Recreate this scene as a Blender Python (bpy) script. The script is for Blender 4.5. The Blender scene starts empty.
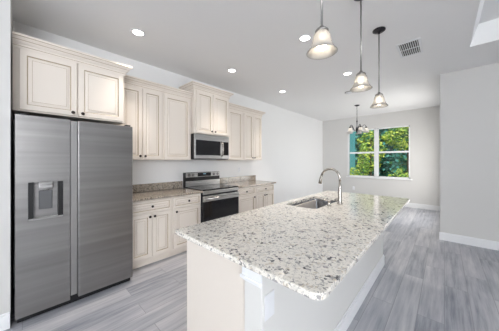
import bpy, bmesh, math, random
from mathutils import Vector, Matrix
R = math.radians
SC = bpy.context.scene
COL = SC.collection
random.seed(4)

# ------------------------------------------------------------------ camera
cam_d = bpy.data.cameras.new('camera'); cam = bpy.data.objects.new('camera', cam_d); COL.objects.link(cam)
cam.location = (0, 0, 1.393)
cam.rotation_euler = (R(90), 0, R(42.81))
cam_d.sensor_width = 36; cam_d.sensor_fit = 'HORIZONTAL'
cam_d.lens = 210.43 / 499 * 36
cam_d.shift_y = -4.7 / 499
cam_d.clip_start = 0.02
SC.camera = cam

# ------------------------------------------------------------------ world, sun, added fill lights
w = bpy.data.worlds.new('world'); SC.world = w; w.use_nodes = True
nt = w.node_tree; nt.nodes.clear()
sky = nt.nodes.new('ShaderNodeTexSky'); sky.sky_type = 'NISHITA'; sky.sun_disc = False
sky.sun_elevation = R(50); sky.sun_rotation = R(160)
bg = nt.nodes.new('ShaderNodeBackground'); bg.inputs[1].default_value = 0.16
ow = nt.nodes.new('ShaderNodeOutputWorld')
nt.links.new(sky.outputs[0], bg.inputs[0]); nt.links.new(bg.outputs[0], ow.inputs[0])

def light(name, kind, loc, rot, energy, color=(1, 1, 1), **kw):
    d = bpy.data.lights.new(name, kind); d.energy = energy; d.color = color
    for k, v in kw.items(): setattr(d, k, v)
    o = bpy.data.objects.new(name, d); COL.objects.link(o); o.location = loc; o.rotation_euler = rot
    return o
light('sun', 'SUN', (0, 0, 8), (R(42), 0, R(14)), 3.9, (1, .95, .85), angle=R(1))
# added fill lights for unseen daylight behind the camera and at right, tilted up
light('fill_rear', 'AREA', (1.2, -4.75, 1.45), (R(150), 0, 0), 140, (.92, .96, 1), shape='RECTANGLE', size=5.2, size_y=2.4)
light('fill_side', 'AREA', (4.75, -2.9, 2.0), (R(122), 0, R(90)), 310, (.93, .96, 1), shape='RECTANGLE', size=3.5, size_y=1.5)
light('fill_dining_side', 'AREA', (-.045, 6.5, 1.25), (R(90), 0, R(90)), 38, (1, .98, .95), shape='RECTANGLE', size=1.6, size_y=1.9)  # added light set in an unseen doorway, brightens the dining walls
SC.view_settings.view_transform = 'Standard'; SC.view_settings.look = 'None'
SC.view_settings.gamma = 1; SC.view_settings.use_curve_mapping = False
SC.view_settings.exposure = 0.18

# ------------------------------------------------------------------ materials
def srgb(r, g, b):
    f = lambda c: (c / 255 / 12.92) if c / 255 <= .04045 else ((c / 255 + .055) / 1.055) ** 2.4
    return (f(r), f(g), f(b), 1)
def mat(name, col, rough=.5, metal=0, **kw):
    m = bpy.data.materials.new(name); m.use_nodes = True
    b = m.node_tree.nodes['Principled BSDF']
    b.inputs['Base Color'].default_value = col; b.inputs['Roughness'].default_value = rough; b.inputs['Metallic'].default_value = metal
    for k, v in kw.items(): b.inputs[k].default_value = v
    return m
def N(m, t, **kw):
    n = m.node_tree.nodes.new(t)
    for k, v in kw.items():
        if k.startswith('_'): n.inputs[k[1:].replace('_', ' ')].default_value = v
        else: setattr(n, k, v)
    return n
def L(m, a, ao, b, bi): m.node_tree.links.new(a.outputs[ao], b.inputs[bi])
def P(m): return m.node_tree.nodes['Principled BSDF']
def ramp(m, stops, interp='LINEAR'):
    r = N(m, 'ShaderNodeValToRGB'); r.color_ramp.interpolation = interp
    e = r.color_ramp.elements
    while len(e) < len(stops): e.new(.5)
    for i, (p, c) in enumerate(stops): e[i].position = p; e[i].color = c
    return r
def paint(name, col, rough=.6, bump=.02, scale=180):
    m = mat(name, col, rough)
    tc = N(m, 'ShaderNodeTexCoord'); n = N(m, 'ShaderNodeTexNoise', _Scale=scale, _Detail=3.0)
    b = N(m, 'ShaderNodeBump', _Strength=bump, _Distance=.01)
    L(m, tc, 'Object', n, 'Vector'); L(m, n, 0, b, 'Height'); L(m, b, 0, P(m), 'Normal')
    return m
M = {}
M['wall'] = paint('wall_paint', srgb(240, 240, 240), .7, .05)
M['wall_grey'] = paint('greige_wall_paint', srgb(214, 213, 211), .7, .05)
M['ceiling'] = paint('ceiling_paint', srgb(246, 246, 246), .8, .12, 90)
M['trim'] = mat('white_trim', srgb(240, 241, 243), .35)
M['white'] = mat('white_plastic', srgb(236, 237, 240), .35)
M['half_wall'] = paint('soft_white_paint', srgb(226, 225, 222), .5, .02)
M['cab'] = paint('antique_white_cabinet', srgb(234, 225, 215), .42, .01, 60)
M['glaze'] = mat('brown_glaze', srgb(184, 166, 142), .5)
M['knob'] = mat('oil_rubbed_bronze', srgb(58, 50, 46), .35, .8)
M['black'] = mat('black_plastic', srgb(22, 22, 24), .35)
M['glass_black'] = mat('black_glass', srgb(14, 14, 18), .06)
M['rubber'] = mat('dark_grey_case', srgb(50, 51, 54), .5, .2)
M['chrome'] = mat('brushed_nickel', srgb(186, 181, 174), .27, 1)
M['stem'] = mat('pewter_metal', srgb(168, 166, 163), .32, 1)
M['paddle'] = mat('grey_plastic', srgb(98, 99, 101), .4)
M['bronze'] = mat('dark_bronze', srgb(60, 58, 62), .35, .85)
def steel(name, col, rough, axis):
    m = mat(name, col, rough, 1)
    tc = N(m, 'ShaderNodeTexCoord'); mp = N(m, 'ShaderNodeMapping')
    mp.inputs['Scale'].default_value = axis
    n = N(m, 'ShaderNodeTexNoise', _Scale=1.0, _Detail=4.0)
    mr = N(m, 'ShaderNodeMapRange'); mr.inputs[3].default_value = rough - .07; mr.inputs[4].default_value = rough + .09
    L(m, tc, 'Object', mp, 0); L(m, mp, 0, n, 'Vector'); L(m, n, 0, mr, 0); L(m, mr, 0, P(m), 'Roughness')
    mp2 = N(m, 'ShaderNodeMapping'); mp2.inputs['Scale'].default_value = tuple(v * .09 + .25 for v in axis)
    n2 = N(m, 'ShaderNodeTexNoise', _Scale=1.0, _Detail=3.0); L(m, tc, 'Object', mp2, 0); L(m, mp2, 0, n2, 'Vector')
    lo = [c * .86 for c in col[:3]] + [1]; hi = [min(1, c * 1.14) for c in col[:3]] + [1]
    r = ramp(m, [(.3, lo), (.7, hi)]); L(m, n2, 0, r, 0); L(m, r, 0, P(m), 'Base Color')
    return m
M['steel'] = steel('brushed_stainless', srgb(150, 148, 147), .37, (2, 2, 160))
M['steel_light'] = steel('bright_stainless', srgb(192, 191, 190), .28, (2, 2, 160))
M['steel_plain'] = mat('satin_stainless', srgb(176, 175, 174), .34, 1)
M['sink'] = steel('sink_stainless', srgb(140, 142, 145), .25, (60, 3, 3))

def granite(name, base, mid, tan, dark, black, s=1.0):
    m = mat(name, base, .1)
    P(m).inputs['Specular IOR Level'].default_value = .85
    tc = N(m, 'ShaderNodeTexCoord')
    dn = N(m, 'ShaderNodeTexNoise', _Scale=38.0 * s, _Detail=3.0)
    mx = N(m, 'ShaderNodeMix', data_type='RGBA'); mx.inputs[0].default_value = .03
    L(m, tc, 'Object', mx, 6); L(m, dn, 'Color', mx, 7); L(m, tc, 'Object', dn, 'Vector')
    v1 = N(m, 'ShaderNodeTexVoronoi', _Scale=52.0 * s)
    L(m, mx, 2, v1, 'Vector')
    sp = N(m, 'ShaderNodeSeparateColor'); L(m, v1, 'Color', sp, 0)
    cl = N(m, 'ShaderNodeTexNoise', _Scale=9.0 * s, _Detail=3.0); L(m, tc, 'Object', cl, 'Vector')
    ad = N(m, 'ShaderNodeMath', operation='MULTIPLY_ADD'); ad.inputs[1].default_value = .55; ad.inputs[2].default_value = -.27
    L(m, cl, 0, ad, 0)
    a2 = N(m, 'ShaderNodeMath', operation='ADD'); L(m, sp, 0, a2, 0); L(m, ad, 0, a2, 1)
    r = ramp(m, [(0, base), (.42, base), (.50, mid), (.66, base), (.74, tan), (.79, dark), (.885, base), (.955, black)], 'CONSTANT')
    L(m, a2, 0, r, 0)
    # fine peppering
    v2 = N(m, 'ShaderNodeTexVoronoi', _Scale=150.0 * s); L(m, mx, 2, v2, 'Vector')
    s2 = N(m, 'ShaderNodeSeparateColor'); L(m, v2, 'Color', s2, 0)
    r2 = ramp(m, [(0, (0, 0, 0, 1)), (.88, (.7, .7, .7, 1))], 'CONSTANT'); L(m, s2, 1, r2, 0)
    m2 = N(m, 'ShaderNodeMix', data_type='RGBA'); L(m, r2, 0, m2, 0); L(m, r, 0, m2, 6); m2.inputs[7].default_value = dark
    L(m, m2, 2, P(m), 'Base Color')
    return m
M['granite'] = granite('white_speckled_granite', srgb(243, 238, 229), srgb(226, 221, 213), srgb(214, 203, 186), srgb(166, 163, 160), srgb(74, 74, 78), 1.35)
M['granite_dark'] = granite('brown_grey_granite', srgb(178, 167, 154), srgb(142, 132, 122), srgb(196, 178, 152), srgb(88, 80, 74), srgb(48, 44, 42), 1.9)

def plank_floor():
    m = mat('grey_vinyl_plank', srgb(150, 150, 155), .38)
    tc = N(m, 'ShaderNodeTexCoord')
    sx = N(m, 'ShaderNodeSeparateXYZ'); cx = N(m, 'ShaderNodeCombineXYZ')
    L(m, tc, 'Object', sx, 0); L(m, sx, 1, cx, 0); L(m, sx, 0, cx, 1)
    br = N(m, 'ShaderNodeTexBrick', offset=.37, _Scale=1.0)
    br.inputs['Color1'].default_value = (.0, .0, .0, 1); br.inputs['Color2'].default_value = (1, 1, 1, 1); br.inputs['Mortar'].default_value = (.2, .2, .2, 1)
    br.inputs['Mortar Size'].default_value = .0022; br.inputs['Brick Width'].default_value = 1.22; br.inputs['Row Height'].default_value = .182
    L(m, cx, 0, br, 'Vector')
    mp = N(m, 'ShaderNodeMapping'); mp.inputs['Scale'].default_value = (1.6, 26, 1)
    L(m, cx, 0, mp, 0)
    wv = N(m, 'ShaderNodeVectorMath', operation='ADD')
    L(m, mp, 0, wv, 0); sc = N(m, 'ShaderNodeVectorMath', operation='SCALE'); sc.inputs['Scale'].default_value = 17.0
    L(m, br, 'Color', sc, 0); L(m, sc, 0, wv, 1)
    n1 = N(m, 'ShaderNodeTexNoise', _Scale=1.0, _Detail=6.0, _Roughness=.65); L(m, wv, 0, n1, 'Vector')
    mp2 = N(m, 'ShaderNodeMapping'); mp2.inputs['Scale'].default_value = (2.2, 7, 1); L(m, cx, 0, mp2, 0)
    n2 = N(m, 'ShaderNodeTexNoise', _Scale=1.0, _Detail=4.0); L(m, mp2, 0, n2, 'Vector')
    ad = N(m, 'ShaderNodeMath', operation='MULTIPLY_ADD'); ad.inputs[1].default_value = .85
    L(m, n1, 0, ad, 0)
    sp = N(m, 'ShaderNodeSeparateColor'); L(m, br, 'Color', sp, 0)
    a3 = N(m, 'ShaderNodeMath', operation='MULTIPLY_ADD'); a3.inputs[1].default_value = .20; L(m, sp, 0, a3, 0)
    a4 = N(m, 'ShaderNodeMath', operation='MULTIPLY_ADD'); a4.inputs[1].default_value = .35; a4.inputs[2].default_value = -.20
    L(m, n2, 0, a4, 0); L(m, a4, 0, a3, 2); L(m, a3, 0, ad, 2)
    r = ramp(m, [(.26, srgb(124, 127, 137)), (.44, srgb(163, 165, 173)), (.62, srgb(186, 186, 191)), (.82, srgb(210, 209, 210))])
    L(m, ad, 0, r, 0)
    mo = N(m, 'ShaderNodeMix', data_type='RGBA', blend_type='MIX'); L(m, br, 'Fac', mo, 0); L(m, r, 0, mo, 6); mo.inputs[7].default_value = srgb(140, 141, 147)
    L(m, mo, 2, P(m), 'Base Color')
    b = N(m, 'ShaderNodeBump', _Strength=.12, _Distance=.01); L(m, n1, 0, b, 'Height'); L(m, b, 0, P(m), 'Normal')
    return m
M['floor'] = plank_floor()

def emis(name, col, s):
    m = bpy.data.materials.new(name); m.use_nodes = True; t = m.node_tree; t.nodes.clear()
    e = t.nodes.new('ShaderNodeEmission'); e.inputs[0].default_value = col; e.inputs[1].default_value = s
    o = t.nodes.new('ShaderNodeOutputMaterial'); t.links.new(e.outputs[0], o.inputs[0]); return m
M['bulb'] = emis('warm_bulb_glow', (1, .88, .72, 1), 9)
M['downlight'] = emis('downlight_glow', (1, .95, .88, 1), 14)
M['clock'] = emis('display_digits', (.5, .8, 1, 1), .6)
def shade_glass(name, fac_tr, tint):
    m = bpy.data.materials.new(name); m.use_nodes = True; t = m.node_tree; t.nodes.clear()
    tr = t.nodes.new('ShaderNodeBsdfTransparent'); tr.inputs[0].default_value = (.97, .96, .94, 1)
    tl = t.nodes.new('ShaderNodeBsdfTranslucent'); tl.inputs[0].default_value = tint
    df = t.nodes.new('ShaderNodeBsdfDiffuse'); df.inputs[0].default_value = tint
    gl = t.nodes.new('ShaderNodeBsdfGlossy'); gl.inputs['Roughness'].default_value = .12
    m0 = t.nodes.new('ShaderNodeMixShader'); m0.inputs[0].default_value = .5; t.links.new(tl.outputs[0], m0.inputs[1]); t.links.new(df.outputs[0], m0.inputs[2])
    m1 = t.nodes.new('ShaderNodeMixShader'); m1.inputs[0].default_value = fac_tr; t.links.new(m0.outputs[0], m1.inputs[1]); t.links.new(tr.outputs[0], m1.inputs[2])
    fr = t.nodes.new('ShaderNodeFresnel'); fr.inputs[0].default_value = 1.45
    m2 = t.nodes.new('ShaderNodeMixShader'); t.links.new(fr.outputs[0], m2.inputs[0]); t.links.new(m1.outputs[0], m2.inputs[1]); t.links.new(gl.outputs[0], m2.inputs[2])
    o = t.nodes.new('ShaderNodeOutputMaterial'); t.links.new(m2.outputs[0], o.inputs[0]); return m
M['bell'] = shade_glass('ribbed_bell_glass', .38, (.98, .95, .9, 1))
M['opal'] = shade_glass('frosted_white_glass', .08, (.95, .93, .9, 1))
M['pane'] = shade_glass('window_glass', 1.0, (1, 1, 1, 1))
M['bark'] = mat('bark', srgb(84, 74, 62), .9)
M['grass'] = mat('lawn', srgb(110, 140, 60), .95)
LEAF = {k: mat('leaf_' + k, srgb(*c), .55) for k, c in dict(lime=(200, 216, 96), mid=(140, 182, 76), deep=(74, 128, 74), teal=(84, 164, 158), shade=(52, 110, 100)).items()}
M['teal_paint'] = mat('teal_fence_paint', srgb(66, 140, 146), .6)

# ------------------------------------------------------------------ mesh builder
class MB:
    def __init__(s): s.bm = bmesh.new()
    def _add(s, t, mi=0, smooth=False, mx=None):
        for f in t.faces: f.material_index = mi; f.smooth = smooth
        if mx: bmesh.ops.transform(t, matrix=mx, verts=t.verts)
        me = bpy.data.meshes.new('t'); t.to_mesh(me); t.free(); s.bm.from_mesh(me); bpy.data.meshes.remove(me); return s
    def box(s, x0, x1, y0, y1, z0, z1, bev=0, mi=0, seg=1, mx=None):
        t = bmesh.new(); bmesh.ops.create_cube(t, size=1)
        for v in t.verts: v.co = Vector(((x0 + x1) / 2 + v.co.x * (x1 - x0), (y0 + y1) / 2 + v.co.y * (y1 - y0), (z0 + z1) / 2 + v.co.z * (z1 - z0)))
        if bev: bmesh.ops.bevel(t, geom=t.edges[:], offset=bev, segments=seg, affect='EDGES', profile=.5)
        return s._add(t, mi, False, mx)
    def lathe(s, prof, c=(0, 0, 0), axis='Z', n=24, mi=0, rib=0, ribs=0, smooth=True):
        t = bmesh.new(); rings = []
        for r, z in prof:
            if r < 1e-6: rings.append([t.verts.new((0, 0, z))]); continue
            rg = []
            for k in range(n):
                a = 2 * math.pi * k / n; rr = r * (1 + (rib * (1 if k % 2 else -1) if rib else 0))
                rg.append(t.verts.new((rr * math.cos(a), rr * math.sin(a), z)))
            rings.append(rg)
        for a, b in zip(rings, rings[1:]):
            for k in range(n):
                k2 = (k + 1) % n
                if len(a) == 1 and len(b) == 1: break
                if len(a) == 1: t.faces.new((a[0], b[k2], b[k]))
                elif len(b) == 1: t.faces.new((a[k], a[k2], b[0]))
                else: t.faces.new((a[k], a[k2], b[k2], b[k]))
        bmesh.ops.recalc_face_normals(t, faces=t.faces)
        m = Matrix.Translation(c)
        if axis == 'X': m = m @ Matrix.Rotation(R(90), 4, 'Y')
        if axis == 'Y': m = m @ Matrix.Rotation(R(-90), 4, 'X')
        return s._add(t, mi, smooth, m)
    def tube(s, pts, r, n=12, mi=0):
        pts = [Vector(p) for p in pts]; rs = r if isinstance(r, (list, tuple)) else [r] * len(pts)
        t = bmesh.new(); rings = []; up = Vector((0, 1, 0)) if abs((pts[1] - pts[0]).normalized().y) < .9 else Vector((1, 0, 0))
        for i, p in enumerate(pts):
            d = (pts[min(i + 1, len(pts) - 1)] - pts[max(i - 1, 0)]).normalized()
            a = (up - d * up.dot(d)).normalized(); b = d.cross(a); up = a
            rings.append([t.verts.new(p + (a * math.cos(2 * math.pi * k / n) + b * math.sin(2 * math.pi * k / n)) * rs[i]) for k in range(n)])
        for a, b in zip(rings, rings[1:]):
            for k in range(n): t.faces.new((a[k], a[(k + 1) % n], b[(k + 1) % n], b[k]))
        t.faces.new(rings[0][::-1]); t.faces.new(rings[-1])
        bmesh.ops.recalc_face_normals(t, faces=t.faces)
        return s._add(t, mi, True)
    def faces(s, vs, fs, mis=None, smooth=False):
        v = [s.bm.verts.new(p) for p in vs]
        for i, f in enumerate(fs):
            q = s.bm.faces.new([v[k] for k in f]); q.smooth = smooth; q.material_index = mis[i] if mis else 0
        return s
    def panel(s, x, y0, y1, z0, z1, ins=.052, th=.02, sx=1):
        """raised-panel door front facing +X (sx=1) or -X, back at x; slot 0 paint, slot 1 glaze in the grooves"""
        rings = [(0, 0, 0), (0, th - .004, 0), (.004, th, 0), (ins - .004, th, 0), (ins, th - .004, 1), (ins + .004, th - .010, 1), (ins + .010, th - .010, 0), (ins + .030, th - .003, 0), (ins + .033, th - .003, 1)]
        mx = min(y1 - y0, z1 - z0) / 2
        rings = [q for q in rings if q[0] < mx - .012]
        vs = []; fs = []; ms = []
        for d, o, _ in rings: vs += [(x + sx * o, y0 + d, z0 + d), (x + sx * o, y1 - d, z0 + d), (x + sx * o, y1 - d, z1 - d), (x + sx * o, y0 + d, z1 - d)]
        for i in range(len(rings) - 1):
            for k in range(4):
                a = i * 4 + k; b = i * 4 + (k + 1) % 4; q = (a, b, b + 4, a + 4)
                fs.append(q if sx > 0 else q[::-1]); ms.append(rings[i + 1][2])
        e = (len(rings) - 1) * 4; q = (e, e + 1, e + 2, e + 3)
        fs.append(q if sx > 0 else q[::-1]); ms.append(0); fs.append((3, 2, 1, 0) if sx > 0 else (0, 1, 2, 3)); ms.append(0)
        return s.faces(vs, fs, ms)
    def crown(s, xw, xf, y0, y1, z0, prof, left=True, right=True):
        """moulding round a cabinet top: front run with returns to the wall"""
        vs = []; fs = []; ms = []; n = 0
        for o, z, _ in prof:
            row = []
            if left: row.append((xw, y0 - o, z0 + z))
            row += [(xf + o, y0 - (o if left else 0), z0 + z), (xf + o, y1 + (o if right else 0), z0 + z)]
            if right: row.append((xw, y1 + o, z0 + z))
            n = len(row); vs += row
        for i in range(len(prof) - 1):
            for k in range(n - 1): fs.append((i * n + k, i * n + k + 1, (i + 1) * n + k + 1, (i + 1) * n + k)); ms.append(prof[i + 1][2])
        b = (len(prof) - 1) * n
        top = [b + k for k in range(n)]
        if not left: vs.append((xw, y0, z0 + prof[-1][1])); top.insert(0, len(vs) - 1)
        if not right: vs.append((xw, y1, z0 + prof[-1][1])); top.append(len(vs) - 1)
        fs.append(top); ms.append(0)
        return s.faces(vs, fs, ms)
    def build(s, name, mats, parent=None):
        if not isinstance(mats, (list, tuple)): mats = [mats]
        me = bpy.data.meshes.new(name)
        if parent is not None:
            q = parent
            while q.parent: q = q.parent
            bmesh.ops.translate(s.bm, vec=-q.location, verts=s.bm.verts)
        s.bm.to_mesh(me); s.bm.free()
        for m in mats: me.materials.append(M[m] if isinstance(m, str) else m)
        o = bpy.data.objects.new(name, me); COL.objects.link(o)
        if parent is not None: o.parent = parent
        return o
def tag(o, label=None, cat=None, group=None, kind=None):
    if label: o['label'] = label
    if cat: o['category'] = cat
    if group: o['group'] = group
    if kind: o['kind'] = kind
    return o
def thing(name, label, cat, loc=(0, 0, 0), group=None):
    o = bpy.data.objects.new(name, None); COL.objects.link(o); o.location = loc; o.empty_display_size = .1
    return tag(o, label, cat, group)
def struct(o): o['kind'] = 'structure'; return o
def copy_tree(o, loc, label):
    c = o.copy(); COL.objects.link(c); c.location = loc; c['label'] = label
    for ch in o.children:
        d = ch.copy(); COL.objects.link(d); d.parent = c
        for g in ch.children:
            e = g.copy(); COL.objects.link(e); e.parent = d
    return c

# ------------------------------------------------------------------ the room
XW, YB, YR, HC = -3.45, 7.88, 5.026, 2.92
struct(MB().box(XW - .2, 5.1, -5.1, YB + .2, -.12, 0).build('floor', 'floor'))
struct(MB().box(XW - .2, XW, -.9, YB + .2, 0, HC).build('wall_left', 'wall'))
struct(MB().box(XW - .2, -2.665, -.92, -.068, 0, HC).build('wall_alcove', 'wall_grey'))
struct(MB().box(-.058, 5.1, YR, YR + .12, 0, HC).box(-.058, .06, YR + .12, 5.65, 0, HC).box(-.058, .06, 7.35, YB, 0, HC).box(-.058, .06, 5.65, 7.35, 2.25, HC).build('wall_right', 'wall_grey'))
WX0, WX1, WZ0, WZ1 = -2.52, -.75, .85, 2.46
struct(MB().box(XW, WX0, YB, YB + .2, 0, HC).box(WX1, .06, YB, YB + .2, 0, HC).box(WX0, WX1, YB, YB + .2, 0, WZ0).box(WX0, WX1, YB, YB + .2, WZ1, HC).build('wall_back', 'wall_grey'))
# the living room behind and to the right of the camera
struct(MB().box(5.0, 5.1, -5.0, YR, 0, HC).build('wall_east', 'wall_grey'))
struct(MB().box(XW - .2, 5.1, -5.1, -5.0, 0, HC).build('wall_rear', 'wall_grey'))
struct(MB().box(XW - .2, XW - .1, -5.0, -.92, 0, HC).build('wall_west', 'wall_grey'))
# ceiling with the recessed tray over the living room
tx0, tx1, ty0, ty1, ti, tz = .25, 4.4, -3.6, 4.08, .075, HC + .24
cm = MB().box(XW - .2, tx0, -5.1, YB + .2, HC, HC + .1).box(tx1, 5.1, -5.1, YB + .2, HC, HC + .1).box(tx0, tx1, -5.1, ty0, HC, HC + .1).box(tx0, tx1, ty1, YB + .2, HC, HC + .1)
lo = [(tx0, ty0, HC), (tx1, ty0, HC), (tx1, ty1, HC), (tx0, ty1, HC)]
hi = [(tx0 + ti, ty0 + ti, tz), (tx1 - ti, ty0 + ti, tz), (tx1 - ti, ty1 - ti, tz), (tx0 + ti, ty1 - ti, tz)]
cm.faces(lo + hi, [(0, 4, 5, 1), (1, 5, 6, 2), (2, 6, 7, 3), (3, 7, 4, 0), (4, 7, 6, 5)])
cm.box(tx0 - .2, tx1 + .2, ty0 - .2, ty1 + .2, tz + .01, tz + .1)
struct(cm.build('ceiling', 'ceiling'))
# baseboards
def base(name, x0, x1, y0, y1):
    t = .004
    struct(MB().box(x0, x1, y0, y1, 0, .118, .002).box(x0 + (t if x1 - x0 < .1 else 0), x1 - (t if x1 - x0 < .1 else 0), y0 + (t if y1 - y0 < .1 else 0), y1 - (0 if y1 - y0 < .1 else 0), .118, .137, .003).build(name, 'trim'))
base('baseboard_right', -.07, 5.0, YR - .015, YR - .001)
base('baseboard_back', XW + .001, -.06, YB - .015, YB - .001)
base('baseboard_left', XW + .001, XW + .015, 3.96, YB - .02)
base('baseboard_alcove', -2.664, -2.650, -.9, -.069)

# unseen sliding glass door, added in the dining side wall to house a light
dr = struct(MB().box(-.03, .05, 5.65, 5.71, 0, 2.25).box(-.03, .05, 7.29, 7.35, 0, 2.25).box(-.03, .05, 5.71, 7.29, 2.19, 2.25).box(-.03, .05, 5.71, 7.29, 0, .05).build('added_door_1', 'trim'))
MB().box(-.0, .04, 6.46, 6.54, .05, 2.19).build('meeting_stile', 'trim', dr)
MB().box(.018, .023, 5.71, 6.46, .05, 2.19).build('pane', 'pane', dr); MB().box(.018, .023, 6.54, 7.29, .05, 2.19).build('pane', 'pane', dr)
# windows: two single-hung units with a white mullion between them
def window(name, x0, x1):
    y = YB + .012; fw = .036; zm = 1.67
    f = MB().box(x0, x0 + fw, y, y + .07, WZ0, WZ1).box(x1 - fw, x1, y, y + .07, WZ0, WZ1).box(x0, x1, y, y + .07, WZ1 - fw, WZ1).box(x0, x1, y, y + .07, WZ0, WZ0 + fw).build(name, 'trim')
    struct(f)
    MB().box(x0 + fw, x1 - fw, y + .01, y + .055, zm - .028, zm + .028, .004).build('meeting_rail', 'trim', f)
    for a, b, yy in ((WZ0 + fw, zm - .028, y + .022), (zm + .028, WZ1 - fw, y + .042)):
        MB().box(x0 + fw, x1 - fw, yy, yy + .005, a, b).build('pane', 'pane', f)
window('window_1', WX0, -1.668); window('window_2', -1.611, WX1)
struct(MB().box(-1.668, -1.611, YB + .005, YB + .16, WZ0, WZ1, .004).build('trim_1', 'trim'))
struct(MB().box(WX0 - .05, WX1 + .05, YB - .05, YB - .001, WZ0 - .035, WZ0, .005).box(WX0 + .002, WX1 - .002, YB - .001, YB + .011, WZ0 - .0, WZ0 + .006).build('trim_2', 'trim'))

# ------------------------------------------------------------------ refrigerator
fx, fy0, fy1, fz = -2.633, -.042, .864, 1.785
fr = thing('refrigerator', 'tall stainless steel side-by-side refrigerator with water dispenser', 'refrigerator', (-3.0, .41, 0))
MB().box(-3.42, -2.722, fy0 + .006, fy1 - .006, .02, fz - .012, .004).build('cabinet_case', 'rubber', fr)
MB().box(-2.722, -2.68, fy0 + .012, fy1 - .012, .004, .052).build('toe_grille', 'black', fr)
sl, sr = .312, .372
dy0, dy1, dz0, dz1 = .033, .262, .872, 1.205
ld = MB()
ys = [fy0, dy0, dy1, sl]; zs = [.058, dz0, dz1, fz]
vs = [(fx, y, z) for z in zs for y in ys]; fs = [(r * 4 + c, r * 4 + c + 1, r * 4 + c + 5, r * 4 + c + 4) for r in range(3) for c in range(3) if not (r == 1 and c == 1)]
ld.faces(vs, fs)
xb = -2.715; rd = fx - .062
ld.faces([(fx, fy0, zs[0]), (fx, sl, zs[0]), (fx, sl, fz), (fx, fy0, fz), (xb, fy0, zs[0]), (xb, sl, zs[0]), (xb, sl, fz), (xb, fy0, fz)], [(0, 4, 5, 1), (1, 5, 6, 2), (2, 6, 7, 3), (3, 7, 4, 0), (4, 7, 6, 5)])
ld.faces([(fx, dy0, dz0), (fx, dy1, dz0), (fx, dy1, dz1), (fx, dy0, dz1), (rd, dy0, dz0), (rd, dy1, dz0), (rd, dy1, dz1), (rd, dy0, dz1)], [(0, 1, 5, 4), (1, 2, 6, 5), (2, 3, 7, 6), (3, 0, 4, 7), (4, 5, 6, 7)])
ldo = ld.build('freezer_door', 'steel', fr)
ds = MB().box(rd + .001, fx - .004, dy0 + .001, dy0 + .034, dz0 + .012, dz1 - .001).box(rd + .001, fx - .004, dy1 - .036, dy1 - .001, dz0 + .012, dz1 - .001).build('dispenser_side_panel', 'black', ldo)
MB().box(rd + .001, rd + .012, dy0 + .035, dy1 - .037, dz0 + .013, dz1 - .03).build('dispenser_back', 'steel', ldo)
MB().box(rd + .013, fx - .002, .098, .192, 1.142, dz1 - .001, .008, seg=2).lathe([(.0, 1.128), (.014, 1.128), (.018, 1.143), (0, 1.143)], (fx - .03, .145, 0)).build('dispenser_spout', 'steel_light', ldo)
MB().box(rd + .013, rd + .022, .1, .19, .955, 1.125, .004).build('dispenser_paddle', 'paddle', ldo)
MB().box(rd + .001, fx + .004, dy0 + .002, dy1 - .002, dz0 + .001, dz0 + .014, .002).build('drip_tray', 'steel_light', ldo)
MB().box(xb, fx, sr, fy1, .058, fz, .006, seg=2).build('refrigerator_door', 'steel', fr)
MB().box(xb, fx - .022, sl + .004, sr - .002, .085, fz - .006, .003).build('handle_channel', 'steel_plain', fr)
MB().box(xb, fx - .03, sl + .004, sr - .002, .055, .084).build('channel_foot', 'black', fr)
for a, b in ((fy0 + .02, fy0 + .07), (fy1 - .07, fy1 - .02)): MB().box(-3.2, -2.64, a, b, fz + .001, fz + .016, .004).build('hinge_cover', 'rubber', fr)

# ------------------------------------------------------------------ cabinets
CROWN = [(0, -.03, 0), (.008, -.03, 0), (.008, -.008, 0), (.012, -.005, 1), (.012, .012, 0), (.022, .02, 0), (.034, .038, 0), (.037, .042, 1), (.042, .042, 0), (.060, .062, 0), (.064, .066, 1), (.068, .066, 0), (.068, .084, 0)]
def knob(x, y, z, parent, sx=1):
    MB().lathe([(.006, 0), (.006, .012), (.015, .016), (.0165, .023), (.012, .029), (0, .030)] if sx > 0 else [(.006, 0), (.006, -.012), (.015, -.016), (.0165, -.023), (.012, -.029), (0, -.030)], (x, y, z), 'X', 16).build('knob', 'knob', parent)
def wall_cabinet(label, xf, y0, y1, z0, z1, doors, ctop, cl, cr, light_rail=True, knob_z=.055):
    """doors: list of (y0, y1, knob y or None)"""
    t = thing('wall_cabinet', label, 'cabinet', (XW + .15, (y0 + y1) / 2, z0))
    b = MB().box(XW + .002, xf, y0, y1, z0, z1)
    b.build('body', 'cab', t)
    CR = CROWN
    MB().crown(XW + .002, xf, y0, y1, ctop - .084, CR, cl, cr).build('crown_moulding', ['cab', 'glaze'], t)
    dz0, dz1 = z0 + .012, ctop - .084 - .035
    for a, c, k in doors:
        d = MB().panel(xf + .001, a, c, dz0, dz1).build('door', ['cab', 'glaze'], t)
        if k is not None: knob(xf + .021, k, z0 + knob_z, d)
    return t
TK = 'cream raised-panel '
wall_cabinet(TK + 'wall cabinet directly over the refrigerator, deep, two short doors', -2.84, -.06, .838, 1.85, 2.45, [(-.02, .39, .355), (.40, .822, .435)], 2.53, False, True, knob_z=.04)
wall_cabinet(TK + 'wall cabinet with two tall doors, beside the refrigerator', -3.145, .842, 1.447, 1.405, 2.45, [(.87, 1.147, 1.118), (1.157, 1.432, 1.186)], 2.53, False, False)
wall_cabinet(TK + 'wall cabinet with one wide door, left of the microwave', -3.145, 1.449, 1.936, 1.405, 2.45, [(1.468, 1.908, None)], 2.53, False, False)
wall_cabinet(TK + 'wall cabinet above the microwave, raised taller than its neighbours', -3.065, 1.942, 2.718, 1.858, 2.62, [(1.985, 2.322, 2.29), (2.334, 2.69, 2.366)], 2.695, True, True)
wall_cabinet(TK + 'wall cabinet with one wide door, right of the microwave', -3.145, 2.724, 3.188, 1.405, 2.45, [(2.76, 3.158, None)], 2.53, False, False)
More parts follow.
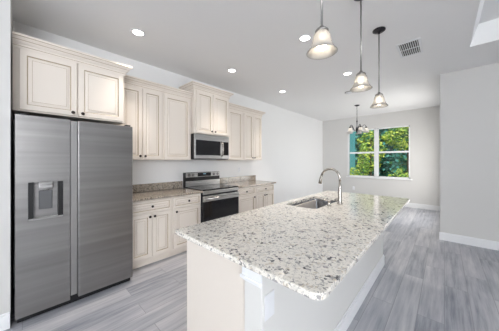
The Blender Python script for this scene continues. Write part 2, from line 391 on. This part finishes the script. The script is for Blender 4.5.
wall_cabinet(TK + 'wall cabinet with two narrow doors, end of the row toward the dining area', -3.145, 3.190, 3.812, 1.405, 2.45, [(3.21, 3.492, 3.462), (3.504, 3.79, 3.532)], 2.53, False, True)

def base_cabinet(label, y0, y1, doors, drawer, dknob, end=False):
    t = thing('base_cabinet', label, 'cabinet', (-3.1, (y0 + y1) / 2, 0))
    xf = -2.866
    MB().box(XW + .002, xf, y0, y1, .112, .882).build('body', 'cab', t)
    MB().box(-3.0, -2.935, y0, y1, .001, .111).box(-2.935, -2.925, y0, y1, .001, .02).build('toe_kick', 'cab', t)
    for a, c, k in doors:
        d = MB().panel(xf + .001, a, c, .122, .698).build('door', ['cab', 'glaze'], t)
        knob(xf + .021, k, .657, d)
    dr = MB().panel(xf + .001, drawer[0], drawer[1], .712, .866, .03).build('drawer', ['cab', 'glaze'], t)
    knob(xf + .021, dknob, .79, dr)
    return t
base_cabinet(TK + 'base cabinet with one drawer over two doors, beside the refrigerator', .872, 1.456, [(.9, 1.165, 1.138), (1.175, 1.44, 1.2)], (.9, 1.44), 1.17)
base_cabinet(TK + 'base cabinet with one drawer over one door, left of the range', 1.458, 1.944, [(1.476, 1.93, 1.512)], (1.476, 1.93), 1.712)
base_cabinet(TK + 'base cabinet with one drawer over one door, right of the range', 2.736, 3.262, [(2.752, 3.246, 3.21)], (2.752, 3.246), 2.98)
base_cabinet(TK + 'base cabinet with one drawer over two doors, end of the run', 3.264, 3.905, [(3.28, 3.565, 3.54), (3.577, 3.89, 3.605)], (3.28, 3.89), 3.575)

def slab(x0, x1, y0, y1, z0, z1, corners=(0, 0, 0, 0), hole=None, hr=.05):
    """stone slab with eased edges; corners = radii at (x0y0, x1y0, x1y1, x0y1)"""
    def outline(x0, x1, y0, y1, rad, d):
        pts = []
        for (cx, cy, a0), r in zip(((x0, y0, 180), (x1, y0, 270), (x1, y1, 0), (x0, y1, 90)), rad):
            r = max(r, .006); sx = 1 if cx == x0 else -1; sy = 1 if cy == y0 else -1
            for k in range(9):
                a = R(a0 + 90 * k / 8); pts.append((cx + sx * r + (r - d) * math.cos(a), cy + sy * r + (r - d) * math.sin(a)))
        return pts
    bm = bmesh.new(); e = .005
    rings = [[bm.verts.new((x, y, z)) for x, y in outline(x0, x1, y0, y1, corners, d)] for z, d in ((z1, e), (z1 - e * .3, e * .3), (z1 - e, 0), (z0 + e, 0), (z0, e))]
    if hole:
        hx0, hx1, hy0, hy1 = hole
        hr4 = (hr,) * 4
        hrings = [[bm.verts.new((x, y, z)) for x, y in outline(hx0, hx1, hy0, hy1, hr4, d)] for z, d in ((z1, -.003), (z1 - .003, 0), (z0, 0))]
    for rs in [rings] + ([hrings] if hole else []):
        for a, b in zip(rs, rs[1:]):
            n = len(a)
            for k in range(n): bm.faces.new((a[k], a[(k + 1) % n], b[(k + 1) % n], b[k]))
    for i in (0, -1):
        ed = []
        for rs in [rings] + ([hrings] if hole else []):
            r = rs[i]; n = len(r)
            for k in range(n):
                q = bm.edges.get((r[k], r[(k + 1) % n])); ed.append(q)
        bmesh.ops.triangle_fill(bm, use_beauty=True, use_dissolve=False, edges=ed)
    bmesh.ops.recalc_face_normals(bm, faces=bm.faces)
    m = MB(); m.bm.free(); m.bm = bm; return m
tag(slab(XW + .002, -2.803, .868, 1.946, .884, .914).build('countertop', 'granite_dark'), 'speckled brown-grey granite countertop between the refrigerator and the range', 'countertop')
tag(slab(XW + .002, -2.803, 2.734, 3.93, .884, .914, (0, 0, .02, 0)).build('countertop', 'granite_dark'), 'speckled brown-grey granite countertop right of the range', 'countertop')
tag(MB().box(XW + .001, XW + .021, .868, 1.946, .915, 1.032, .002).build('backsplash', 'granite_dark'), 'low granite backsplash strip on the wall between refrigerator and range', 'backsplash')
tag(MB().box(XW + .001, XW + .021, 2.734, 3.93, .915, 1.038, .002).build('backsplash', 'granite_dark'), 'low granite backsplash strip on the wall right of the range', 'backsplash')

# ------------------------------------------------------------------ range
ry0, ry1 = 1.95, 2.73; rf = -2.80
rg = thing('range', 'stainless freestanding electric range with black glass oven door', 'stove', (-3.1, 2.34, 0))
MB().box(XW + .025, rf - .03, ry0, ry1, .03, .905).build('body', 'rubber', rg)
MB().box(XW + .1, rf - .015, ry0 - .0, ry1 + .0, .906, .928, .004).build('cooktop', 'glass_black', rg)
ct = rg.children[-1]
for bx, by, br in ((-3.2, 2.14, .075), (-3.2, 2.54, .095), (-2.96, 2.14, .105), (-2.96, 2.54, .08)):
    MB().lathe([(br, 0), (br, .0008), (br - .006, .0008), (br - .006, 0)], (bx, by, .9282), n=40).build('burner_ring', 'rubber', ct)
MB().box(rf - .03, rf - .002, ry0 + .002, ry1 - .002, .85, .905, .006).build('front_rail', 'steel_light', rg)
od = MB().box(rf - .03, rf + .004, ry0 + .002, ry1 - .002, .73, .822, .006).build('oven_door', 'steel_light', rg)
MB().box(rf - .03, rf + .004, ry0 + .002, ry1 - .002, .235, .729, .005).build('oven_glass', 'glass_black', od)
MB().box(rf + .0042, rf + .006, ry0 + .12, ry1 - .12, .40, .64, .0005).build('oven_window', 'glass_black', od)
MB().tube([(rf + .045, ry0 + .04, .785), (rf + .048, 2.34, .785), (rf + .045, ry1 - .04, .785)], .012).box(rf + .002, rf + .045, ry0 + .05, ry0 + .075, .775, .795).box(rf + .002, rf + .045, ry1 - .075, ry1 - .05, .775, .795).build('oven_handle', 'steel_light', od)
MB().box(rf - .03, rf + .002, ry0 + .002, ry1 - .002, .06, .228, .006).build('storage_drawer', 'steel', rg)
for y in (ry0 + .06, ry1 - .06):
    for x in (XW + .1, rf - .1): MB().lathe([(0, 0), (.018, 0), (.018, .03), (0, .03)], (x, y, 0)).build('foot', 'black', rg)
bgd = MB().box(XW + .022, XW + .095, ry0, ry1, .906, 1.18, .006).build('backguard', 'black', rg)
MB().box(XW + .096, XW + .108, ry0 + .012, ry1 - .004, 1.095, 1.178, .003).build('control_panel', 'steel_light', bgd)
MB().box(XW + .096, XW + .10, ry0 + .012, ry1 - .004, .93, 1.028, .002).build('riser_panel', 'steel_light', bgd)
MB().box(XW + .1085, XW + .112, 2.20, 2.50, 1.105, 1.168, .001).build('display', 'glass_black', bgd)
MB().box(XW + .1122, XW + .1126, 2.32, 2.38, 1.142, 1.155).build('clock_digits', 'clock', bgd)
for y in (2.02, 2.10, 2.57, 2.66):
    MB().lathe([(.026, 0), (.026, .006), (.021, .008), (.019, .026), (0, .027)], (XW + .1085, y, 1.136), 'X', 20).build('burner_knob', 'steel', bgd)

# ------------------------------------------------------------------ microwave
mw = thing('microwave', 'stainless over-the-range microwave mounted under the tall cabinet', 'microwave', (-3.2, 2.33, 1.42))
mf = -3.045; my0, my1 = 1.948, 2.712
MB().box(XW + .004, mf - .035, my0, my1, 1.425, 1.852, .003).build('case', 'black', mw)
MB().box(mf - .034, mf - .008, my0 + .001, my1 - .001, 1.79, 1.851, .003).build('vent_strip', 'steel_light', mw)
md = MB().box(mf - .034, mf, my0 + .001, 2.548, 1.43, 1.788, .004).build('door', 'steel_light', mw)
MB().box(mf + .0005, mf + .003, my0 + .022, 2.492, 1.49, 1.748, .001).build('door_window', 'glass_black', md)
MB().tube([(mf + .002, 2.522, 1.74), (mf + .035, 2.522, 1.72), (mf + .048, 2.522, 1.61), (mf + .035, 2.522, 1.50), (mf + .002, 2.522, 1.48)], .014).build('handle', 'chrome', md)
cp = MB().box(mf - .034, mf, 2.551, my1 - .001, 1.43, 1.788, .004).build('control_panel', 'steel_light', mw)
MB().box(mf + .0005, mf + .003, 2.557, my1 - .02, 1.495, 1.745, .001).build('keypad', 'glass_black', cp)
MB().box(mf - .4, mf - .01, my0 + .02, my1 - .02, 1.418, 1.424).build('grease_filter', 'rubber', mw)

# ------------------------------------------------------------------ island
ix0, ix1, iy0, iy1 = -1.383, -.3175, .716, 3.339
PX0, PX1, PY = -.715, -.604, .735
isl = thing('kitchen_island', 'long kitchen island with cream cabinet end and white half wall side', 'kitchen island', (-.95, 2.0, 0))
MB().box(-1.268, PX0 - .002, PY + .035, 3.27, .001, .66).box(-1.268, PX0 - .002, PY + .035, 1.92, .66, .883).box(-1.268, PX0 - .002, 2.745, 3.27, .66, .883).box(-.9, PX0 - .002, 1.92, 2.745, .66, .883).build('cabinet_body', 'cab', isl)
MB().box(-1.262, PX0 - .001, PY + .012, PY + .034, .001, .883, .001).build('end_panel', 'cab', isl)
kw = MB().box(PX0, PX1, PY, 3.29, .001, .883, .002).build('half_wall', 'half_wall', isl)
MB().box(PX0 - .009, PX1 + .003, PY - .009, PY - .001, .844, .883, .001).box(PX0 - .018, PX1 + .004, PY - .018, PY - .001, .828, .844, .004).box(PX0 - .007, PX1 + .002, PY - .007, PY - .001, .816, .828, .003).build('post_cap', 'trim', kw)
MB().box(PX1 + .001, PX1 + .016, PY, 3.306, .001, .118, .003).box(PX1 + .001, PX1 + .010, PY, 3.30, .118, .137, .003).box(PX0, PX1 + .016, 3.291, 3.306, .001, .118, .003).build('baseboard', 'trim', kw)
yy = PY + .05
for wdt, n in ((.45, 1), (.86, 2), (.6, 1), (.54, 1)):
    for k in range(n):
        a = yy + k * wdt / n + .006; b = yy + (k + 1) * wdt / n - .006
        d = MB().panel(-1.269, a, b, .122, .698, sx=-1).build('door', ['cab', 'glaze'], isl); knob(-1.290, b - .03 if k == 0 else a + .03, .657, d, -1)
    dr = MB().panel(-1.269, yy + .006, yy + wdt - .006, .712, .866, .03, sx=-1).build('drawer', ['cab', 'glaze'], isl); knob(-1.290, yy + wdt / 2, .79, dr, -1)
    yy += wdt
SK = (-1.30, -.935, 1.965, 2.70)
tag(slab(ix0, ix1, iy0, iy1, .8845, .914, (.02, .045, .045, .02), SK).build('island_countertop', 'granite'), 'polished white granite island countertop flecked with grey and black', 'countertop')
# undermount sink
def rrect(x0, x1, y0, y1, r, z):
    pts = []
    for cx, cy, a0 in ((x0 + r, y0 + r, 180), (x1 - r, y0 + r, 270), (x1 - r, y1 - r, 0), (x0 + r, y1 - r, 90)):
        for k in range(7): a = R(a0 + 15 * k); pts.append((cx + r * math.cos(a), cy + r * math.sin(a), z))
    return pts
x0, x1, y0, y1 = SK
rs = [rrect(x0 - .02, x1 + .02, y0 - .02, y1 + .02, .06, .8835), rrect(x0 - .002, x1 + .002, y0 - .002, y1 + .002, .05, .8835), rrect(x0, x1, y0, y1, .05, .875), rrect(x0 + .004, x1 - .004, y0 + .004, y1 - .004, .05, .72), rrect(x0 + .014, x1 - .014, y0 + .014, y1 - .014, .05, .698), rrect(x0 + .04, x1 - .04, y0 + .04, y1 - .04, .04, .69)]
vs = [p for r in rs for p in r]; n = 28
fs = [(i * n + k, i * n + (k + 1) % n, (i + 1) * n + (k + 1) % n, (i + 1) * n + k) for i in range(len(rs) - 1) for k in range(n)] + [tuple((len(rs) - 1) * n + k for k in range(n))]
sk = thing('sink', 'stainless undermount kitchen sink set in the island', 'sink', (-1.117, 2.33, .69))
MB().faces(vs, fs, smooth=True).build('bowl', 'sink', sk)
MB().lathe([(0, .001), (.03, .001), (.042, .004), (.045, .0005)], (-1.117, 2.33, .6905)).build('drain', 'chrome', sk)
# faucet
fa = thing('faucet', 'brushed nickel gooseneck pull-down faucet beside the island sink', 'faucet', (-.848, 2.385, .914))
fX, fY = -.848, 2.385
MB().lathe([(0, .9145), (.03, .9145), (.03, .922), (.024, .93), (.021, .98), (.0195, 1.06), (.014, 1.10), (.0125, 1.17), (0, 1.17)], (fX, fY, 0)).build('body', 'chrome', fa)
arc = [(fX, fY, 1.15)] + [(fX - .105 + .105 * math.cos(R(a)), fY, 1.2 + .1 * math.sin(R(a))) for a in range(0, 171, 15)]
MB().tube(arc, .0125).build('gooseneck', 'chrome', fa)
e = Vector(arc[-1])
MB().tube([e, e + Vector((-.008, 0, -.03)), e + Vector((-.014, 0, -.06)), e + Vector((-.022, 0, -.10))], [.0135, .016, .018, .0195]).build('spray_head', 'chrome', fa)
MB().tube([(fX - .015, fY, .965), (fX - .035, fY - .02, .967)], .011).tube([(fX - .03, fY - .015, .967), (fX - .08, fY - .06, .955)], [.008, .005]).build('lever', 'chrome', fa)
so = thing('soap_dispenser', 'small brushed nickel soap pump with side spout beside the sink', 'soap dispenser', (-.893, 2.2, .914))
MB().lathe([(0, .9145), (.022, .9145), (.022, .922), (.014, .927), (.013, .965), (.017, .968), (.017, .98), (0, .982)], (-.893, 2.2, 0)).build('body', 'chrome', so)
MB().tube([(-.893, 2.2, .973), (-.955, 2.19, .975), (-.972, 2.188, .966)], .0065).build('spout', 'chrome', so)

# outlets
def outlet(label, c, axis, rocker=False):
    t = thing('wall_outlet', label, 'outlet', c)
    x, y, z = c
    def bx(m, d0, d1, u0, u1, z0, z1, bev=0):
        return m.box(x + d0, x + d1, y + u0, y + u1, z + z0, z + z1, bev) if axis == 'X' else m.box(x + u0, x + u1, y - d1, y - d0, z + z0, z + z1, bev)
    bx(MB(), .001, .007, -.036, .036, -.058, .058, .002).build('cover_plate', 'white', t)
    if rocker:
        bx(MB(), .0071, .009, -.0165, .0165, -.033, .033, .001).build('rocker_insert', 'white', t); return
    for q in (-.028, .028):
        o = bx(MB(), .0071, .0085, -.017, .017, q - .014, q + .014, .0005).build('socket', 'trim', t)
        m = MB(); bx(m, .0086, .009, -.008, -.005, q - .006, q + .006); bx(m, .0086, .009, .005, .008, q - .006, q + .006); m.build('slot', 'black', o)
outlet('white outlet on the island half wall under the counter overhang', (PX1, .786, .718), 'X', True)
outlet('white outlet on the wall above the right backsplash', (XW, 3.37, 1.19), 'X')
outlet('white outlet low on the wall under the dining window', (-2.33, YB, .44), 'Y')

# ------------------------------------------------------------------ pendants
def pendant(label, loc, group='bell pendants over the island'):
    t = thing('pendant_lamp', label, 'pendant lamp', loc, group)
    x, y, z = loc   # z = rim of the bell
    MB().lathe([(0, HC - .001), (.066, HC - .001), (.066, HC - .012), (.045, HC - .026), (.012, HC - .03), (.010, HC - .05), (0, HC - .05)], (x, y, 0)).build('canopy', 'bronze', t)
    MB().tube([(x, y, HC - .04), (x, y, z + .15)], .0065, 10).build('stem', 'stem', t)
    MB().lathe([(0, .160), (.013, .160), (.015, .148), (.033, .142), (.035, .122), (0, .12)], (x, y, z)).lathe([(.036, .136), (.041, .134), (.041, .126), (.036, .124)], (x, y, z)).build('fitter', 'stem', t)
    pr = [(.033, .126), (.046, .122), (.057, .110), (.063, .092), (.067, .070), (.074, .048), (.086, .026), (.101, .008), (.110, .001), (.113, -.002), (.110, -.004), (.098, .005), (.083, .024), (.071, .046), (.064, .068), (.060, .090), (.054, .107), (.044, .118), (.031, .122)]
    pr = [(r * .82 if r > .04 else r, h) for r, h in pr]
    MB().lathe(pr, (x, y, z), n=72, rib=.012).build('glass_shade', 'bell', t)
    MB().lathe([(0, .012), (.016, .015), (.029, .029), (.032, .046), (.027, .064), (.015, .082), (.013, .095)], (x, y, z), n=20).build('bulb', 'bulb', t)
    MB().lathe([(.0145, .09), (.0145, .119)], (x, y, z), n=16).build('socket', 'stem', t)
    return t
pendant('bell glass pendant nearest the camera, over the near end of the island', (-.563, 1.272, 2.072))
pendant('middle bell glass pendant over the island', (-.563, 2.115, 2.055))
pendant('bell glass pendant farthest over the island, its dark ceiling canopy in view', (-.560, 2.828, 2.03))

# chandelier over the dining spot
chx, chy = -1.763, 6.25
ch = thing('chandelier', 'small bronze chandelier with white glass shades in front of the window', 'chandelier', (chx, chy, 2.13))
MB().lathe([(0, HC - .001), (.065, HC - .001), (.062, HC - .012), (.02, HC - .03), (0, HC - .034)], (chx, chy, 0)).build('canopy', 'bronze', ch)
c = MB()
for k in range(9):
    z = HC - .05 - k * .038
    pts = [(chx + (.009 * math.cos(a) if k % 2 else 0), chy + (0 if k % 2 else .009 * math.cos(a)), z + .022 * math.sin(a)) for a in [2 * math.pi * j / 10 for j in range(11)]]
    c.tube(pts, .003, 6)
c.build('chain', 'bronze', ch)
MB().lathe([(0, 2.57), (.008, 2.57), (.010, 2.50), (.024, 2.48), (.012, 2.46), (.010, 2.34), (.028, 2.30), (.034, 2.25), (.030, 2.20), (.012, 2.175), (.014, 2.16), (0, 2.145)], (chx, chy, 0)).build('centre_column', 'bronze', ch)
for k in range(5):
    a = R(72 * k + 20); dx, dy = math.cos(a), math.sin(a)
    pr = [(.02, 2.24), (.06, 2.225), (.10, 2.26), (.135, 2.335), (.17, 2.375), (.205, 2.36), (.22, 2.315)]
    ar = MB().tube([(chx + r * dx, chy + r * dy, z) for r, z in pr], .007, 8).build('arm', 'bronze', ch)
    cx, cy = chx + .22 * dx, chy + .22 * dy
    MB().lathe([(0, 2.318), (.02, 2.318), (.028, 2.285), (0, 2.283)], (cx, cy, 0), n=16).build('shade_holder', 'bronze', ar)
    MB().lathe([(.024, 2.283), (.042, 2.27), (.052, 2.235), (.06, 2.20), (.082, 2.165), (.080, 2.163), (.057, 2.198), (.049, 2.233), (.040, 2.266), (.022, 2.279)], (cx, cy, 0), n=24).build('glass_shade', 'opal', ar)
    MB().lathe([(0, 2.195), (.02, 2.205), (.024, 2.225), (.012, 2.26), (.012, 2.282)], (cx, cy, 0), n=12).build('bulb', 'bulb', ar)

# ------------------------------------------------------------------ ceiling fixtures
dl0 = None
for (x, y), lb in zip(((-2.676, .936), (-2.635, 2.409), (-2.618, 3.896), (-1.272, 2.389), (-1.244, 3.865)),
        ('recessed round ceiling downlight in front of the refrigerator cabinets', 'recessed round ceiling downlight in front of the tall microwave cabinet', 'recessed round ceiling downlight past the far end of the cabinets', 'recessed round ceiling downlight just left of the nearest pendant shade', 'recessed round ceiling downlight just left of the middle pendant shade')):
    if dl0 is None:
        dl0 = thing('recessed_downlight', lb, 'downlight', (x, y, HC), 'recessed ceiling downlights')
        MB().lathe([(.080, -.001), (.078, -.005), (.059, -.007), (.056, -.003), (.056, -.001)], (x, y, HC), n=32).build('trim_ring', 'white', dl0)
        MB().lathe([(0, -.0025), (.055, -.0025), (.055, -.0012), (0, -.0012)], (x, y, HC), n=32).build('lens', 'downlight', dl0)
    else: copy_tree(dl0, (x, y, HC), lb)
    light('downlight_beam', 'SPOT', (x, y, HC - .012), (0, 0, 0), 82, (1, .90, .79), spot_size=R(78), spot_blend=.9, shadow_soft_size=.06)
sd = thing('smoke_detector', 'flat round smoke detector on the ceiling beside the middle pendant shade', 'smoke detector', (-1.554, 4.927, HC))
MB().lathe([(0, -.001), (.085, -.001), (.085, -.014), (0, -.014)], (-1.554, 4.927, HC), n=28).build('mounting_base', 'stem', sd)
MB().lathe([(.07, -.0145), (.066, -.032), (.05, -.038), (0, -.038)], (-1.554, 4.927, HC), n=28).build('cover', 'white', sd)
vt = thing('ceiling_vent', 'white rectangular louvred air vent on the ceiling', 'vent', (-.345, 3.575, HC))
vx0, vx1, vy0, vy1 = -.475, -.215, 3.345, 3.815
MB().box(vx0, vx0 + .03, vy0, vy1, HC - .008, HC - .001, .002).box(vx1 - .03, vx1, vy0, vy1, HC - .008, HC - .001, .002).box(vx0 + .03, vx1 - .03, vy0, vy0 + .03, HC - .008, HC - .001, .002).box(vx0 + .03, vx1 - .03, vy1 - .03, vy1, HC - .008, HC - .001, .002).box(vx0 + .03, vx1 - .03, 3.572, 3.588, HC - .008, HC - .001, .002).build('frame', 'white', vt)
MB().box(vx0 + .03, vx1 - .03, vy0 + .03, vy1 - .03, HC - .0015, HC - .0005).build('duct_opening', 'rubber', vt)
for k in range(9):
    x = vx0 + .042 + k * .022
    for a, b in ((vy0 + .03, 3.572), (3.588, vy1 - .03)):
        mx = Matrix.Translation((x, 0, HC - .006)) @ Matrix.Rotation(R(35), 4, 'Y')
        MB().box(-.006, .006, a, b, -.0008, .0008, mx=mx).build('louvre', 'white', vt)

# ------------------------------------------------------------------ the garden beyond the window
struct(MB().box(-14, 10, YB + .25, 26, -.3, -.2).build('ground', 'grass'))
def tree(name, label, cat, x, y, h, rx, ry, zc, rz, n, mats, leaf=.12, group=None, trunk=.07):
    t = thing(name, label, cat, (x, y, -.2), group)
    if trunk:
        MB().tube([(x, y, -.2), (x + .03, y, zc * .5), (x - .02, y, zc), (x + .05, y, zc + rz * .6)], [trunk, trunk * .8, trunk * .6, trunk * .3], 8).build('trunk', 'bark', t)
    vs = []; fs = []; ms = []
    for i in range(n):
        while True:
            d = Vector((random.gauss(0, 1), random.gauss(0, 1), random.gauss(0, 1)))
            if d.length > .01: break
        d.normalize(); q = random.uniform(.45, 1) ** .5 * (1 + .18 * math.sin(5 * d.x + x) * math.sin(6 * d.z + y))
        p = Vector((x + d.x * rx * q, y + d.y * ry * q, zc + d.z * rz * q))
        if p.z < -.18: continue
        a = Vector((random.uniform(-1, 1), random.uniform(-1, 1), random.uniform(-.6, .6))).normalized(); b = a.orthogonal().normalized(); b = Matrix.Rotation(random.uniform(0, 6.28), 3, a) @ b
        s = leaf * random.uniform(.6, 1.3); k = len(vs)
        c2 = a.cross(b) * s * .06
        vs += [p - a * s * .5, p + b * s * .26 + c2, p + a * s * .5, p - b * s * .26 + c2]; fs.append((k, k + 1, k + 2, k + 3)); ms.append(random.choices(range(len(mats)), [3, 2, 1][:len(mats)])[0])
    MB().faces(vs, fs, ms).build('foliage', [LEAF[m] for m in mats], t)
G = 'trees and shrubs outside the dining window'
tree('tree', 'dark teal-green tree farthest left outside the window', 'tree', -7.4, 18, 6, 1.42, 1.6, 2.4, 3.0, 3600, ['teal', 'shade', 'deep'], .34, G, .12)
tree('tree', 'dark green tree behind the left window pane', 'tree', -4.0, 18, 6, 1.42, 1.6, 2.4, 3.0, 3600, ['shade', 'teal', 'deep'], .34, G, .12)
tree('tree', 'deep green tree behind the right window pane', 'tree', -1.0, 18, 6, 1.42, 1.6, 2.3, 2.9, 3600, ['deep', 'teal', 'shade'], .34, G, .12)
tree('tree', 'deep green tree farthest right outside the window', 'tree', 2.4, 18, 6, 1.42, 1.6, 2.2, 2.9, 3000, ['teal', 'shade', 'deep'], .34, G, .12)
tree('tree', 'sunlit lime-green tree filling the upper right panes', 'tree', -1.5, 14.6, 4, 1.25, .9, 2.75, .85, 1500, ['lime', 'mid', 'deep'], .2, G)
tree('tree', 'sunlit yellow-green tree beside the window mullion', 'tree', -3.25, 14.2, 4, .7, .7, 2.0, 1.3, 1100, ['lime', 'mid', 'deep'], .2, G)
tree('shrub', 'low sunlit shrub below the left window pane', 'shrub', -3.75, 11.9, 2, .7, .5, .42, .6, 900, ['lime', 'mid', 'deep'], .16, G, 0)
tree('shrub', 'low mid-green shrub below the right window pane', 'shrub', -1.5, 12.4, 2, .6, .5, .4, .6, 600, ['mid', 'lime', 'deep'], .16, G, 0)
tree('shrub', 'tall thin mid-green shrub right of the teal fence panel', 'shrub', -3.35, 12.9, 2, .3, .35, 1.1, 1.1, 600, ['mid', 'deep', 'lime'], .16, G, .03)
hd = thing('hedge', 'tall dense teal-green hedge closing off the garden behind the trees', 'hedge', (-2.5, 22.5, -.2))
MB().box(-11, 6, 22.4, 23.2, -.2, 5.2, .2).build('inner_growth', LEAF['shade'], hd)
vs = []; fs = []; ms = []
for i in range(6500):
    p = Vector((random.uniform(-11, 6), 22.35 + random.uniform(-.35, .1), random.uniform(-.1, 5.3)))
    a = Vector((random.uniform(-1, 1), random.uniform(-.5, .5), random.uniform(-1, 1))).normalized(); b = (a.cross(Vector((random.uniform(-.5, .5), 1, random.uniform(-.5, .5))))).normalized(); q = random.uniform(.2, .42); k = len(vs)
    vs += [p - a * q * .5, p + b * q * .28, p + a * q * .5, p - b * q * .28]; fs.append((k, k + 1, k + 2, k + 3)); ms.append(random.choice((0, 0, 1, 2)))
MB().faces(vs, fs, ms).build('foliage', [LEAF['teal'], LEAF['shade'], LEAF['deep']], hd)
fp = thing('fence', 'tall teal fence panel seen through the left window pane', 'fence', (-4.2, 13.0, -.2))
for k in range(5):
    MB().box(-4.6 + k * .17, -4.6 + k * .17 + .155, 13.0, 13.03, -.2, 3.2, .004).build('board', 'teal_paint', fp)
MB().box(-4.6, -3.76, 13.032, 13.09, .3, .4).build('rail', 'teal_paint', fp)
MB().box(-4.6, -3.76, 13.032, 13.09, 2.6, 2.7).build('rail', 'teal_paint', fp)
